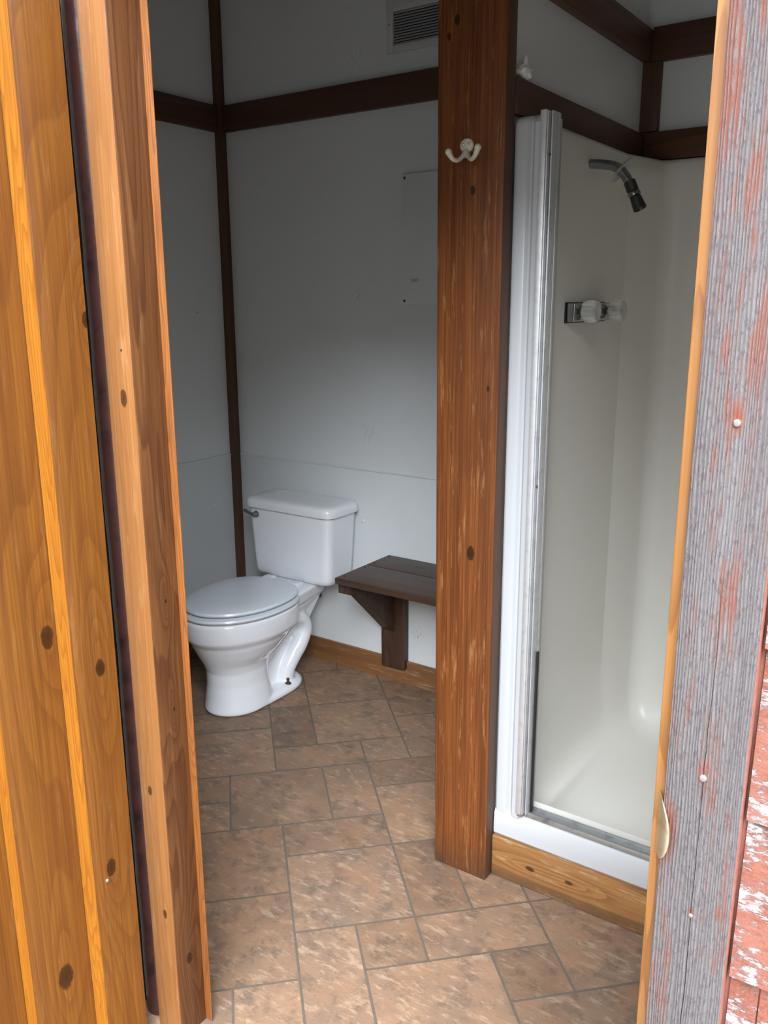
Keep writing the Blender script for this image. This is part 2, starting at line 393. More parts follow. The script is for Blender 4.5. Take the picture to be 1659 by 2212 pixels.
# ---- floor: 15 cm module laid at 45 degrees, mixed tile sizes
rects = [(0,0,2,2),(0,2,2,3),(-1,3,1,5),(1,3,2,5),(2,4,4,5),(2,2,4,4),(0,5,2,6),(2,5,3,6),(0,6,1,8),(1,6,3,8),(3,5,4,7),(3,7,5,9),
         (1,-1,2,0),(0,-3,1,0),(-2,1,0,3),(-2,-1,0,1),(-1,-3,0,-1),(1,-3,3,-1),(3,-2,4,-1),(2,-1,4,0),(2,0,3,2),(3,0,4,2),(4,-2,6,0),(3,-4,5,-2),
         (-2,4,-1,5),(-2,3,-1,4),(-2,5,0,7),(-2,7,0,8),(0,8,1,9),(1,8,3,10),(4,5,6,7),(4,3,6,5),(-1,8,0,10),(0,9,1,10),(-3,0,-2,3)]
occ = set()
for r in rects:
    for i in range(r[0], r[2]):
        for j in range(r[1], r[3]): occ.add((i, j))
rng = random.Random(3)
for j in range(-12, 24):
    for i in range(-24, 16):
        if (i, j) in occ: continue
        for (a, b2) in rng.sample([(2, 2), (2, 1), (1, 2), (2, 2)], 4) + [(1, 1)]:
            cells = [(i+p, j+q) for p in range(a) for q in range(b2)]
            if all(c_ not in occ for c_ in cells):
                occ.update(cells); rects.append((i, j, i+a, j+b2)); break
MOD, U0, V0 = .1503, .0975, 1.7965
def uv2xy(u, v):
    k = math.sqrt(.5); return (u*k - v*k, u*k + v*k)
bm = bmesh.new()
tone = bm.faces.layers.float_vector.new('tone'); shift = bm.faces.layers.float_vector.new('shift')
FX0, FX1, FY0, FY1 = XL, XR, .93, YB
g = .0030
dark_tiles = {(3,-2,4,-1): .80, (0,2,2,3): .88, (0,6,1,8): .80, (2,-1,4,0): 1.08, (1,-1,2,0): .90, (2,4,4,5): .86, (2,5,3,6): 1.02, (-1,3,1,5): .90, (1,3,2,5): 1.02, (1,-3,3,-1): 1.12, (0,-3,1,0): 1.12, (0,0,2,2): 1.05, (-1,-3,0,-1): 1.12, (-2,1,0,3): .93, (2,0,3,2): .86}
tiles = []
for r in rects:
    q = [uv2xy(U0+MOD*(r[0])+g, V0+MOD*r[1]+g), uv2xy(U0+MOD*r[2]-g, V0+MOD*r[1]+g), uv2xy(U0+MOD*r[2]-g, V0+MOD*r[3]-g), uv2xy(U0+MOD*r[0]+g, V0+MOD*r[3]-g)]
    if max(p[0] for p in q) < FX0 or min(p[0] for p in q) > FX1 or max(p[1] for p in q) < FY0 or min(p[1] for p in q) > FY1: continue
    # clip to the room
    poly = q
    for ax, lim, sgn in ((0, FX0, 1), (0, FX1, -1), (1, FY0, 1), (1, FY1, -1)):
        out = []
        for i in range(len(poly)):
            a, b2 = poly[i], poly[(i+1) % len(poly)]
            ina, inb = (a[ax]-lim)*sgn >= 0, (b2[ax]-lim)*sgn >= 0
            if ina: out.append(a)
            if ina != inb:
                t_ = (lim-a[ax])/(b2[ax]-a[ax]); out.append((a[0]+(b2[0]-a[0])*t_, a[1]+(b2[1]-a[1])*t_))
        poly = out
        if len(poly) < 3: break
    if len(poly) < 3: continue
    vs = [bm.verts.new((x, y, .0)) for x, y in poly]
    try: f = bm.faces.new(vs)
    except ValueError: continue
    if f.normal.z < 0: f.normal_flip()
    k = dark_tiles.get(r, rng.uniform(.88, 1.08)); wv = rng.uniform(-.02, .02)
    f[tone] = (k*(1+wv), k, k*(1-wv)); f[shift] = (rng.uniform(0, 9), rng.uniform(0, 9), rng.uniform(0, 9)); f.material_index = 0
vs = [bm.verts.new(p) for p in ((FX0, FY0, -.0007), (FX1, FY0, -.0007), (FX1, FY1, -.0007), (FX0, FY1, -.0007))]
f = bm.faces.new(vs); f.material_index = 1
abox(bm, FX0-.12, FX1+.12, FY0-.0, FY1+.12, -.12, -.002, 0, 1)
me = bpy.data.meshes.new('floor'); bm.to_mesh(me); bm.free(); me.materials.append(m_tile); me.materials.append(m_grout)
floor = bpy.data.objects.new('floor', me); col.objects.link(floor); tag(floor, **S)

tag(box('ceiling', XL-.12, XR+.12, YE0, YB+.12, ZC, ZC+.1, m_ceil, bev=0), **S)
# back wall: upper sheet and a slightly proud lower sheet, plus the hidden core
SEAM = .850
bm = bmesh.new(); abox(bm, XL-.12, XR+.12, YB, YB+.12, -.12, ZC, 0); abox(bm, XL, -1.05, YB-.004, YB, 0, SEAM, .0012)
wb = finish('wall_back', bm, m_wall, None, 35); tag(wb, **S)
bm = bmesh.new(); abox(bm, XL-.12, XL, YE0, YB, -.12, ZC, 0); abox(bm, XL, XL+.004, YE1, YB-.004, 0, SEAM, .0012)
wl = finish('wall_left', bm, m_wall, None, 35); tag(wl, **S)
tag(box('wall_right', XR, XR+.12, YE0, YB, -.12, ZC, m_wall, bev=0), **S)
tag(box('wall_partition', -1.048, -.925, 1.821, YB, 0, ZC, m_wall, bev=0), **S)
# front wall with the doorway
JX0, JX1, DH = -1.264, -.2553, 2.08
bm = bmesh.new()
abox(bm, XL-.12, -1.35, YE0+.02, YE1, -.12, ZC, 0); abox(bm, JX1+.03, 3.2, YE0, YE1, -.12, ZC, 0); abox(bm, -1.35, JX1+.03, YE0+.02, YE1, DH, ZC, 0)
wf = finish('wall_front', bm, m_wall); tag(wf, **S)
# exterior shingles on the right of the doorway, courses lapping downwards
bm = bmesh.new()
rs = random.Random(5); z = .115
while z < 2.8:
    x = -.150
    while x < 1.6:
        wd = rs.uniform(.10, .19)
        if x < -.14: wd = .030 + rs.uniform(0, .035)
        dy = rs.uniform(0, .0015); ex = .206
        A = [(YE0-.020-dy, z+rs.uniform(-.003, .003)), (YE0-.006, z+ex+.01), (YE0+.001, z+ex+.01), (YE0+.001, z)]
        prism(bm, [(p[0], p[1]) for p in A], x+.0006, x+wd-.0012, 'X')
        x += wd
    z += .206
finish('shingle_siding', bm, m_peel, wf)
box('siding_backer', -.156, 1.62, YE0-.004, YE0+.0005, -.1, 2.8, m_salmon, wf, bev=0)

# ground outside
bm = bmesh.new(); abox(bm, -9, 9, -9, .93, -.14, -.06, 0)
tag(finish('ground', bm, m_ground), **S)
tag(box('doorsill', JX0-.05, JX1+.02, .80, .94, -.06, -.003, m_base, bev=.004), **S)

# ---- timber trims
ntr = [0]
def trim(x0, x1, y0, y1, z0, z1, mat, bev=.002, name=None):
    ntr[0] += 1
    return tag(box(name or 'trim_%d' % ntr[0], x0, x1, y0, y1, z0, z1, mat, bev=bev), **S)
trim(XL, -2.618, 2.645, YB-.001, .10, ZC, m_trimZ)                 # corner behind the toilet
trim(-2.618, -1.05, 2.660, YB, 2.152, 2.25, m_trimX)               # rail on the back wall
trim(XL, -2.630, YE1, 2.645, 2.152, 2.25, m_trimY)                 # rail on the left wall
trim(-2.62, -1.05, 2.661, 2.676, 0, .095, m_base, name='baseboard_back')
trim(XL+.004, XL+.018, YE1, 2.661, 0, .095, m_base, name='baseboard_left')
trim(-.925, -.908, 1.821, YB, 1.893, 1.967, m_trimY)               # rails over the shower
trim(-.908, XR, 2.660, YB, 1.893, 1.972, m_trimX)
trim(-.925, -.900, 1.821, YB, 2.160, 2.243, m_trimY)
trim(-.900, XR, 2.655, YB, 2.160, 2.250, m_trimX)
trim(-.9245, -.872, 2.655, YB, 1.973, 2.159, m_trimZ)
trim(-.909, XR, 1.806, 1.83, .001, .121, m_curb, .003)             # board under the shower sill

# small screw caps along the lower wall sheets (parts of their walls)
for x, z in ((-1.957, .643), (-1.907, .251), (-1.50, .643), (-2.45, .643)):
    screw_head('screw_cap', (x, YB-.004, z), (0, -1, 0), .0065, m_button, wb)
for y, z in ((2.536, .643), (2.1, .643), (2.50, 1.45)):
    screw_head('screw_cap', (XL+.004 if z < .9 else XL, y, z), (1, 0, 0), .0065, m_button, wl)
bm = bmesh.new(); abox(bm, -2.617, -1.05, YB-.0085, YB-.0005, SEAM, SEAM+.0045, .001)
finish('seam_strip', bm, m_button, wb)
bm = bmesh.new(); abox(bm, XL+.0005, XL+.0085, YE1, 2.645, SEAM, SEAM+.0045, .001)
finish('seam_strip', bm, m_button, wl)

# ---- left jamb: post, cedar face, rough sawn edge behind it, purple seal
trim(-1.330, -1.1735, 1.0355, 1.0385, 0, 2.2, m_edge, .002)
bm = bmesh.new(); abox(bm, -1.262, -1.190, .968, 1.035, 0, 2.2, .0022)
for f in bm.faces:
    f.material_index = 1 if (f.calc_center_median().x > -1.1915) else 0  # front paler than the grained side: sky light put into its colour
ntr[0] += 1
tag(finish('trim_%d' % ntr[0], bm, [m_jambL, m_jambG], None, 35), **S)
bm = bmesh.new()
ringz = [0 + i*.055 for i in range(41)]
rs = random.Random(8)
def sealsec(z):
    k = .0015*math.sin(z*9)+.001*math.sin(z*31+1)
    pts = []
    for i in range(9):
        a = math.pi*i/8
        pts.append((-1.300+k+.024*math.cos(a), .994-.018*math.sin(a), z))
    return pts + [(-1.324+k, 1.03, z), (-1.2765, 1.03, z)]
loft(bm, [sealsec(z) for z in ringz])
ntr[0] += 1
tag(finish('trim_%d' % ntr[0], bm, m_purple, None, 40), **S)
trim(-1.360, -1.3265, .995, 1.03, 0, 2.2, m_void, 0)  # near-black block in the hinge gap, its shade put into the colour
screw_head('screw_cap', (-1.2165, .968, 1.419), (0, -1, 0), .0022, m_dark, bpy.data.objects['trim_%d' % (ntr[0]-2)])

# ---- the open door seen along its boards (hinged at the left jamb, swung outwards)
door = bpy.data.objects.new('door_1', None); col.objects.link(door); door.location = (-1.30, .93, .01); tag(door, **S)
def dplank(pts, mats):
    bm = bmesh.new(); prism(bm, pts, .012, 2.06, 'Z')
    bmesh.ops.recalc_face_normals(bm, faces=bm.faces)
    for f in bm.faces:
        n = f.normal
        f.material_index = 1 if n.y < -.9 else 0  # edges facing outdoors get a lighter pine, daylight put into the colour
    es = [e for e in bm.edges if abs(e.verts[0].co.z-e.verts[1].co.z) > 1]
    bmesh.ops.bevel(bm, geom=es, offset=.0012, segments=2, affect='EDGES')
    return finish('door_board', bm, mats, door, 25)
dplank([(-1.2995, .8436), (-1.258, .8436), (-1.2505, .862), (-1.2500, .929), (-1.2995, .929)], [m_doorA, m_doorE])
dplank([(-1.3485, .729), (-1.3126, .729), (-1.3005, .765), (-1.3000, .9285), (-1.3485, .9285)], [m_doorA, m_doorE])
dplank([(-1.392, .40), (-1.349, .40), (-1.349, .928), (-1.392, .928)], [m_doorA, m_doorE])
dplank([(-1.392, .21), (-1.361, .21), (-1.361, .399), (-1.392, .399)], [m_doorA, m_doorE])
screw_head('screw', (-1.3000, .902, 1.69), (1, 0, 0), .0042, m_screw, door)
screw_head('screw', (-1.2500, .866, .423), (1, 0, 0), .0038, m_screw, door)

# ---- right jamb and its weathered casing
jr = trim(JX1, -.2255, .930, YE1+.02, 0, 2.1, m_jambR, .002)
bm = bmesh.new(); abox(bm, -.2385, -.1535, .908, .9295, -.05, 2.6, .0025)
for f in bm.faces:
    if f.calc_center_median().x > -.1545: f.material_index = 1
ntr[0] += 1
gb = finish('trim_%d' % ntr[0], bm, [m_grey, m_salmon], None, 35); tag(gb, **S)
for x, z, r in ((-.1965, 1.378, .0042), (-.1970, .979, .0046), (-.1965, .800, .0028)):
    screw_head('screw', (x, .908, z), (0, -1, 0), r, m_screw, gb)

# brass strike plate wrapping round the jamb edge
sp_o = empty('strike_plate', (-.25, .925, .897), 'curved brass strike plate lip on the right door jamb beside the grey board', 'strike plate')
bm = bmesh.new()
NS = 20; rows = []
for i in range(NS+1):
    s_ = -1+2*i/NS; hh = math.sqrt(max(0, 1-abs(s_)**2.2)); z = .8955+.040*s_
    row = []
    for k in range(9):
        q = k/8*hh
        row.append((-.2475+.022*q, .9285-.030*math.sin(q*1.57), z))
    rows.append(row)
V = [[bm.verts.new(p) for p in r] for r in rows]
for a, b2 in zip(V, V[1:]):
    for k in range(8): bm.faces.new((a[k], a[k+1], b2[k+1], b2[k]))
bmesh.ops.remove_doubles(bm, verts=bm.verts, dist=1e-5)
lip = finish('strike_lip', bm, m_brass, sp_o, 60)
sol = lip.modifiers.new('t', 'SOLIDIFY'); sol.thickness = .0014
box('mounting_plate', -.2557, -.2553, .945, .975, .868, .926, m_brass, sp_o, 0)

# ================================================================== OBJECTS
# ---- post at the end of the partition
post = empty('wooden_post', (-.987, 1.79, 0), 'tall reddish wooden post dividing the toilet area from the shower stall', 'post')
bm = bmesh.new(); abox(bm, -1.066, -.9095, 1.772, 1.820, .0, ZC, .004, seg=3)
for v in bm.verts:                                   # the left edge leans out a little towards the top
    if v.co.x < -1.0: v.co.x -= .0066*v.co.z
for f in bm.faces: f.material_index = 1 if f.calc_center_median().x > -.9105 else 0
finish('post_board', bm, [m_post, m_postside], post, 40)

# ---- coat hook
hk = empty('coat_hook', (-1.003, 1.772, 1.825), 'cream double-prong coat hook screwed to the wooden post', 'coat hook')
bm = bmesh.new()
def disc(bm, c0, rx, rz, y0, y1, seg=28):
    loft(bm, [[(c0[0]+rx*sc_*math.cos(2*math.pi*k/seg), y, c0[1]+rz*sc_*math.sin(2*math.pi*k/seg)) for k in range(seg)] for y, sc_ in ((y0, 1), ((y0+y1)/2, 1), (y1, .85))])
disc(bm, (-1.001, 1.8295), .0170, .0150, 1.772, 1.767)
disc(bm, (-1.003, 1.817), .0085, .0135, 1.772, 1.766)
finish('back_plate', bm, m_hook, hk, 50)
for s_, name in ((-1, 'prong'), (1, 'prong')):
    bm = bmesh.new()
    if s_ < 0: pp = [(-1.003, 1.768, 1.817), (-1.010, 1.757, 1.808), (-1.022, 1.742, 1.801), (-1.034, 1.728, 1.804), (-1.042, 1.721, 1.813), (-1.046, 1.718, 1.820)]
    else: pp = [(-1.001, 1.768, 1.817), (-.995, 1.757, 1.807), (-.988, 1.742, 1.800), (-.980, 1.730, 1.805), (-.975, 1.724, 1.815), (-.972, 1.721, 1.823)]
    pp = [(x*y/1.768, y, 1.5+(z-1.5)*y/1.768) for x, y, z in pp]
    path = smoothpath(pp, 6)
    tube(bm, path, [.0062-.0014*math.sin(math.pi*min(1, i/(len(path)*.8))) for i in range(len(path))], 14)
    bmesh.ops.create_uvsphere(bm, u_segments=16, v_segments=10, radius=.0076, matrix=Matrix.Translation(path[-1]))
    finish(name, bm, m_hook, hk, 60)
for dx in (-.008, .008): screw_head('screw', (-1.001+dx, 1.7672, 1.832), (0, -1, 0), .0030, m_screw, hk)

# ---- bench
bn = empty('bench', (-1.45, 2.5, 0), 'small dark stained wooden bench fixed to the wall beside the toilet', 'bench')
for y0, y1 in ((2.326, 2.5205), (2.5235, 2.675)):
    bm = bmesh.new(); abox(bm, -1.834, -1.052, y0, y1, .500, .524, .004, seg=3)
    finish('seat_board', bm, m_bench, bn, 40)
def bracket(x):
    bm = bmesh.new(); abox(bm, x-.010, x+.100, 2.638, 2.675, .065, .4995, .006, seg=3)
    finish('wall_upright', bm, m_benchV, bn, 40)
    bm = bmesh.new(); prism(bm, [(2.352, .4985), (2.352, .458), (2.405, .452), (2.6375, .222), (2.6375, .4985)], x, x+.055, 'X')
    bmesh.ops.bevel(bm, geom=list(bm.edges), offset=.002, segments=2, affect='EDGES')
    finish('bracket', bm, m_benchV, bn, 30)
bracket(-1.838); bracket(-1.165)
for x, y in ((-1.815, 2.36), (-1.815, 2.49), (-1.815, 2.55), (-1.815, 2.65)):
    screw_head('screw', (x, y, .5238), (0, 0, 1), .0030, m_dark, bn)

# ---- access panel on the back wall
pn = empty('wall_panel', (-1.58, YB, 1.484), 'thin white metal panel bolted to the back wall, partly behind the wooden post', 'panel')
box('panel_sheet', -1.770, -1.40, YB-.0095, YB-.004, 1.484, 1.928, m_wall, pn, .0008)
box('shadow_gap', -1.758, -1.412, YB-.0041, YB, 1.495, 1.917, m_dark, pn, 0)  # near-black sheet set behind the panel to paint its shadow line
for x in (-1.758, -1.412):
    for z in (1.497, 1.915): screw_head('bolt', (x, YB-.0095, z), (0, -1, 0), .0045, m_dark, pn)
# pencilled word
def strokes(ls, x0, z0, h, y):
    bm = bmesh.new()
    for l_ in ls:
        P = [(x0+px*h, y, z0+pz*h) for px, pz in l_]
        tube(bm, P, .0006, 6)
    return bm
word = [[(0, 0), (0, 1), (.35, .85), (.5, .5), (.35, .1), (0, 0)], [(.95, 1), (.7, .75), (.7, .25), (.95, 0), (1.2, .25), (1.2, .75), (.95, 1)],
        [(1.45, 0), (1.45, 1), (1.9, 0), (1.9, 1)], [(2.02, 1.1), (2.02, .85)], [(2.1, 1), (2.65, 1)], [(2.38, 1), (2.38, 0)]]
finish('handwriting', strokes(word, -1.727, 1.562, .0115, YB-.0098), m_ink, pn)

# ---- vent
vt = empty('air_vent', (-1.68, YB, 2.33), 'white louvred air vent high on the back wall', 'vent')
bm = bmesh.new()
vx0, vx1, vz0, vz1 = -1.833, -1.50, 2.320, 2.490
ix0, ix1, iz0, iz1 = -1.806, -1.527, 2.344, 2.448
yv0, yv1 = YB-.010, YB
abox(bm, vx0, ix0, yv0, yv1, vz0, vz1, .002); abox(bm, ix1, vx1, yv0, yv1, vz0, vz1, .002)
abox(bm, ix0, ix1, yv0, yv1, iz1, vz1, .002); abox(bm, ix0, ix1, yv0, yv1, vz0, iz0, .002)
finish('vent_frame', bm, m_vent, vt, 35)
bm = bmesh.new()
for k in range(12):
    z = iz0+.0005+k*(iz1-iz0)/12
    prism(bm, [(YB-.0095, z), (YB-.0085, z-.0003), (YB-.0025, z+.0062), (YB-.0035, z+.0068)], ix0, ix1, 'X')
finish('louvre_blades', bm, m_vent, vt)
box('duct_backing', ix0, ix1, YB-.0015, YB-.0002, iz0, iz1, m_dark, vt, 0)
screw_head('screw', (-1.821, YB-.010, 2.41), (0, -1, 0), .0022, m_dark, vt)

# ---- toilet
TX, TY = -2.185, YB-.004
def TP(u, d, z): return (TX+u, TY-d, z)
tl = empty('toilet', (TX, TY-.4, 0), 'white two-piece toilet with closed lid against the back wall', 'toilet')
def egg(hw, d0, d1, z, n=56, back=2.6, u0=0):
    """outline: rounder at the front (d1), squarer at the back (d0)"""
    dc = d0+(d1-d0)*.46; out = []
    for i in range(n):
        a = 2*math.pi*i/n; s_, c_ = math.sin(a), math.cos(a)
        if s_ >= 0: u = hw*c_; d = dc+(d1-dc)*s_
        else:
            e = 2/back
            u = hw*math.copysign(abs(c_)**e, c_); d = dc-(dc-d0)*abs(s_)**e
        out.append(TP(u+u0, d, z))
    return out
def blend(a, b2, t_): return [tuple(p*(1-t_)+q*t_ for p, q in zip(x, y)) for x, y in zip(a, b2)]
bm = bmesh.new()
loft(bm, [egg(.110, .40, .642, .001), egg(.118, .385, .652, .010), egg(.113, .39, .645, .05), egg(.104, .40, .638, .11), egg(.103, .40, .640, .165),
          egg(.112, .385, .652, .195), egg(.140, .345, .672, .235), egg(.160, .31, .690, .272), egg(.166, .295, .697, .288), egg(.176, .27, .708, .300), egg(.183, .262, .716, .312),
          egg(.186, .258, .720, .345), egg(.186, .256, .720, .378), egg(.180, .262, .713, .386), egg(.150, .30, .68, .387)])
# foot slab
def foot(hw, d0, d1, z, n=56):
    return [TP(hw*math.cos(a)*(1.0), ((d0+d1)/2+(d1-d0)/2*math.copysign(abs(math.sin(a))**(.55), math.sin(a))), z) for a in [2*math.pi*i/n for i in range(n)]]
loft(bm, [foot(.113, .205, .60, .001), foot(.117, .198, .60, .008), foot(.116, .200, .60, .020), foot(.106, .212, .60, .030), foot(.09, .23, .59, .032)])
# rear body and deck
for hw0, prof in ((.040, [(.50, .05), (.50, .31), (.30, .34), (.125, .352), (.15, .27), (.19, .19), (.24, .12), (.25, .02)]),):
    A = [TP(-hw0, d, z) for d, z in prof]; B = [TP(hw0, d, z) for d, z in prof]
    VA = [bm.verts.new(p) for p in A]; VB = [bm.verts.new(p) for p in B]; n = len(A)
    for i in range(n): bm.faces.new((VA[i], VA[(i+1) % n], VB[(i+1) % n], VB[i]))
    bm.faces.new(VA); bm.faces.new(VB)
def deck(hw, z, d0, d1, ins=0): return [TP(-hw[1]+ins, d1, z), TP(-hw[0]+ins, d0+ins, z), TP(hw[0]-ins, d0+ins, z), TP(hw[1]-ins, d1, z)]
loft(bm, [deck((.085, .13), .345, .10, .34, .01), deck((.092, .14), .355, .09, .34), deck((.100, .148), .398, .085, .34), deck((.100, .148), .404, .085, .34, .006)])
# webs below the deck (outer triangular cheeks)
for s_ in (-1, 1):
    P0 = [(.09*s_, .10, .35), (.05*s_, .17, .20), (.12*s_, .33, .33), (.05*s_, .33, .20)]
    a, b2, c_, d_ = [bm.verts.new(TP(*p)) for p in P0]; e_ = bm.verts.new(TP(0, .12, .35)); f_ = bm.verts.new(TP(0, .33, .35)); g_ = bm.verts.new(TP(0, .17, .2)); h_ = bm.verts.new(TP(0, .33, .2))
    for q in ((a, b2, d_, c_), (a, e_, g_, b2), (a, c_, f_, e_), (e_, f_, h_, g_), (b2, g_, h_, d_), (c_, d_, h_, f_)): bm.faces.new(q)
    path = smoothpath([TP(u*s_, d, z) for u, d, z in ((.040, .50, .13), (.060, .43, .185), (.070, .36, .240), (.072, .290, .278), (.072, .228, .270), (.070, .200, .222), (.066, .222, .165), (.060, .262, .118), (.054, .292, .075), (.052, .305, .02))], 6)
    tube(bm, path, .0345, 20)
bowl = finish('bowl', bm, m_porc, tl, 180)
rm = bowl.modifiers.new('rm', 'REMESH'); rm.mode = 'VOXEL'; rm.voxel_size = .0042; rm.use_smooth_shade = True
sm = bowl.modifiers.new('sm', 'SMOOTH'); sm.iterations = 9; sm.factor = .5
# seat and lid
bm = bmesh.new()
loft(bm, [egg(.176, .275, .705, .388), egg(.188, .263, .717, .391), egg(.192, .260, .721, .398), egg(.189, .263, .718, .405), egg(.172, .28, .70, .408)])
finish('seat', bm, m_seat, tl, 50)
bm = bmesh.new()
loft(bm, [egg(.160, .28, .685, .4085), egg(.168, .274, .692, .4125), egg(.180, .263, .705, .4145), egg(.184, .26, .709, .421), egg(.181, .262, .706, .428), egg(.165, .276, .69, .432), egg(.10, .34, .62, .4345), egg(.03, .44, .52, .4355)])
finish('seat_lid', bm, m_seat, tl, 50)
for s_ in (-1, 1):
    bm = bmesh.new(); x, y, z = TP(.072*s_, .238, .404); abox(bm, x-.022, x+.022, y-.022, y+.020, z, z+.020, .005, seg=3)
    finish('hinge', bm, m_seat, tl, 50)
# tank
def rrect(u0, u1, d0, d1, r, z, n=8):
    out = []
    for cx, cy, a0 in ((u1-r, d1-r, 0), (u0+r, d1-r, 90), (u0+r, d0+r, 180), (u1-r, d0+r, 270)):
        for k in range(n+1):
            a = math.radians(a0+90*k/n); out.append((TX+cx+r*math.cos(a), TY-(cy+r*math.sin(a)), z))
    return out
bm = bmesh.new()
def trr(g_, z): # g_: 0 bottom, 1 top
    return rrect(-.196-.014*g_, .198+.018*g_, .022-.004*g_, .196+.010*g_, .034, z)
R_ = [rrect(-.16, .16, .05, .165, .03, .4045), rrect(-.182, .182, .032, .183, .034, .407), rrect(-.192, .192, .025, .192, .034, .415)]
for i in range(9): R_.append(trr(i/8, .428+(.690-.428)*i/8))
loft(bm, R_)
finish('tank', bm, m_porc, tl, 50)
bm = bmesh.new()
def lrr(o, z): return rrect(-.222+o, .230-o, .008+o*.6, .219-o, .045-o*.4, z)
loft(bm, [lrr(.006, .689), lrr(.001, .692), lrr(0, .705), lrr(.001, .716), lrr(.005, .724), lrr(.012, .7295), lrr(.03, .7325), lrr(.07, .7345), lrr(.10, .735)])
finish('tank_lid', bm, m_porc, tl, 50)
bm = bmesh.new()
lx, ly, lz = TP(-.158, .2045, .662)
lathe(bm, [(0, .014), (.004, .014), (.007, .011), (.018, .009), (.021, .006)], (lx, ly, lz), (0, -1, 0), 20)
tube(bm, smoothpath([(lx+.002, ly-.014, lz), (lx-.014, ly-.018, lz+.003), (lx-.035, ly-.020, lz+.010), (lx-.052, ly-.018, lz+.013)], 5), [.0065]*6+[.0055]*5+[.0068]*5, 12)
finish('flush_lever', bm, m_greenchrome, tl, 50)
for s_ in (-1, 1):
    bm = bmesh.new(); lathe(bm, [(0, .013), (.004, .012), (.006, .006), (.016, .005), (.020, .007), (.024, .004)], TP(.090*s_, .327, .030), (0, 0, 1), 12)
    finish('floor_bolt', bm, m_rust, tl, 40)
    bm = bmesh.new(); lathe(bm, [(0, .006), (-.016, .006)], TP(.085*s_, .108, .343), (0, 0, 1), 10)
    finish('tank_bolt', bm, m_darkmetal, tl, 40)

# ---- shower stall
sh_o = empty('shower_stall', (-.45, 2.2, .1), 'cream moulded one-piece shower stall to the right of the post', 'shower stall')
SX1 = XR-.04
out = [(-.868, 1.868), (-.870, 2.455)]                       # left (head) wall
out += [(-.8625, 2.485), (-.8365, 2.59)]
for k in range(1, 9):
    a = math.radians(180-10-80*k/8); out.append((-.783+.052*math.cos(a), 2.597+.052*math.sin(a)))
n_left = len(out)
right = [(SX1-.06, 2.649)]
for k in range(0, 9):
    a = math.radians(90-90*k/8); right.append((SX1-.06+.052*math.cos(a), 2.597+.052*math.sin(a)))
right += [(SX1-.008, 1.868)]
out += right
bm = bmesh.new()
zs = [.22, .5, .9, 1.3, 1.6, 1.84, 1.875]
cols_ = [[bm.verts.new((x, y, z)) for z in zs] for x, y in out]
for a, b2 in zip(cols_, cols_[1:]):
    for i in range(len(zs)-1): bm.faces.new((a[i], b2[i], b2[i+1], a[i+1]))
# top lip folding back to the framing
lip_ = []
for (x, y), c_ in zip(out, cols_):
    nx = x-.030 if x < -.8 else (x+.03 if x > SX1-.03 else x); ny = y+.011 if y > 2.55 else y
    lip_.append([bm.verts.new((x+(nx-x)*.3, y+(ny-y)*.3, 1.886)), bm.verts.new((nx, ny, 1.890))])
for i in range(len(out)-1):
    a, b2 = cols_[i][-1], cols_[i+1][-1]; l0, l1 = lip_[i], lip_[i+1]
    bm.faces.new((a, b2, l1[0], l0[0])); bm.faces.new((l0[0], l1[0], l1[1], l0[1]))
# closed lower pan with coved bottom
cx_, cy_ = (-.87+SX1)/2, 2.26
def inset(d, z, slope=0):
    r = []
    for x, y in out:
        ddx, ddy = x-cx_, y-cy_; L = max(abs(ddx), 1e-6); Ly = max(abs(ddy), 1e-6)
        r.append((cx_+ddx*(1-d/(abs(-.87-cx_))), cy_+ddy*(1-d/.39), z))
    return r
base_r = [c_[0] for c_ in cols_]
rings = [base_r]
for d, z in ((.003, .195), (.010, .172), (.022, .150), (.040, .130), (.062, .116), (.09, .108), (.15, .103), (.25, .099)):
    rings.append([bm.verts.new(p) for p in inset(d, z)])
for a, b2 in zip(rings, rings[1:]):
    for i in range(len(out)): bm.faces.new((a[i], a[(i+1) % len(out)], b2[(i+1) % len(out)], b2[i]))
bm.faces.new(rings[-1])
for a, b2 in zip(cols_[1], cols_[1][1:]): bm.edges.get((a, b2)).smooth = False
for e in bm.edges:
    if len(e.link_faces) == 1: e.smooth = False
finish('surround', bm, m_gel, sh_o, 60)
# face flange: left stile with a moulded profile, sill
bm = bmesh.new()
prof = [(-.908, 1.86), (-.908, 1.820), (-.903, 1.816), (-.893, 1.815), (-.880, 1.8145), (-.875, 1.817), (-.871, 1.823), (-.866, 1.823), (-.862, 1.818), (-.857, 1.812), (-.848, 1.811), (-.838, 1.811), (-.836, 1.83), (-.836, 1.86)]
def prz(z, k):   # k: 0 normal .. 1 closed over the top
    return [(x, 1.86+(y-1.86)*(1-k), z) for x, y in prof]
loft(bm, [prz(.192, 0), prz(1.868, 0), prz(1.878, .12), prz(1.886, .4), prz(1.890, .9)])
sillp = [(1.86, .122), (1.816, .122), (1.812, .128), (1.811, .150), (1.813, .185), (1.819, .196), (1.828, .2000), (1.868, .2005), (1.872, .196), (1.872, .150)]
prism(bm, sillp, -.9075, SX1, 'X')
abox(bm, -.868, -.820, 1.845, 1.872, .19, 1.88, .004)
finish('flange', bm, plain('white_gelcoat_face', (.47, .48, .49), .3, 0, .4), sh_o, 30)
box('sealant', -.842, -.828, 1.8095, 1.816, .199, .213, m_caulk, sh_o, .002)

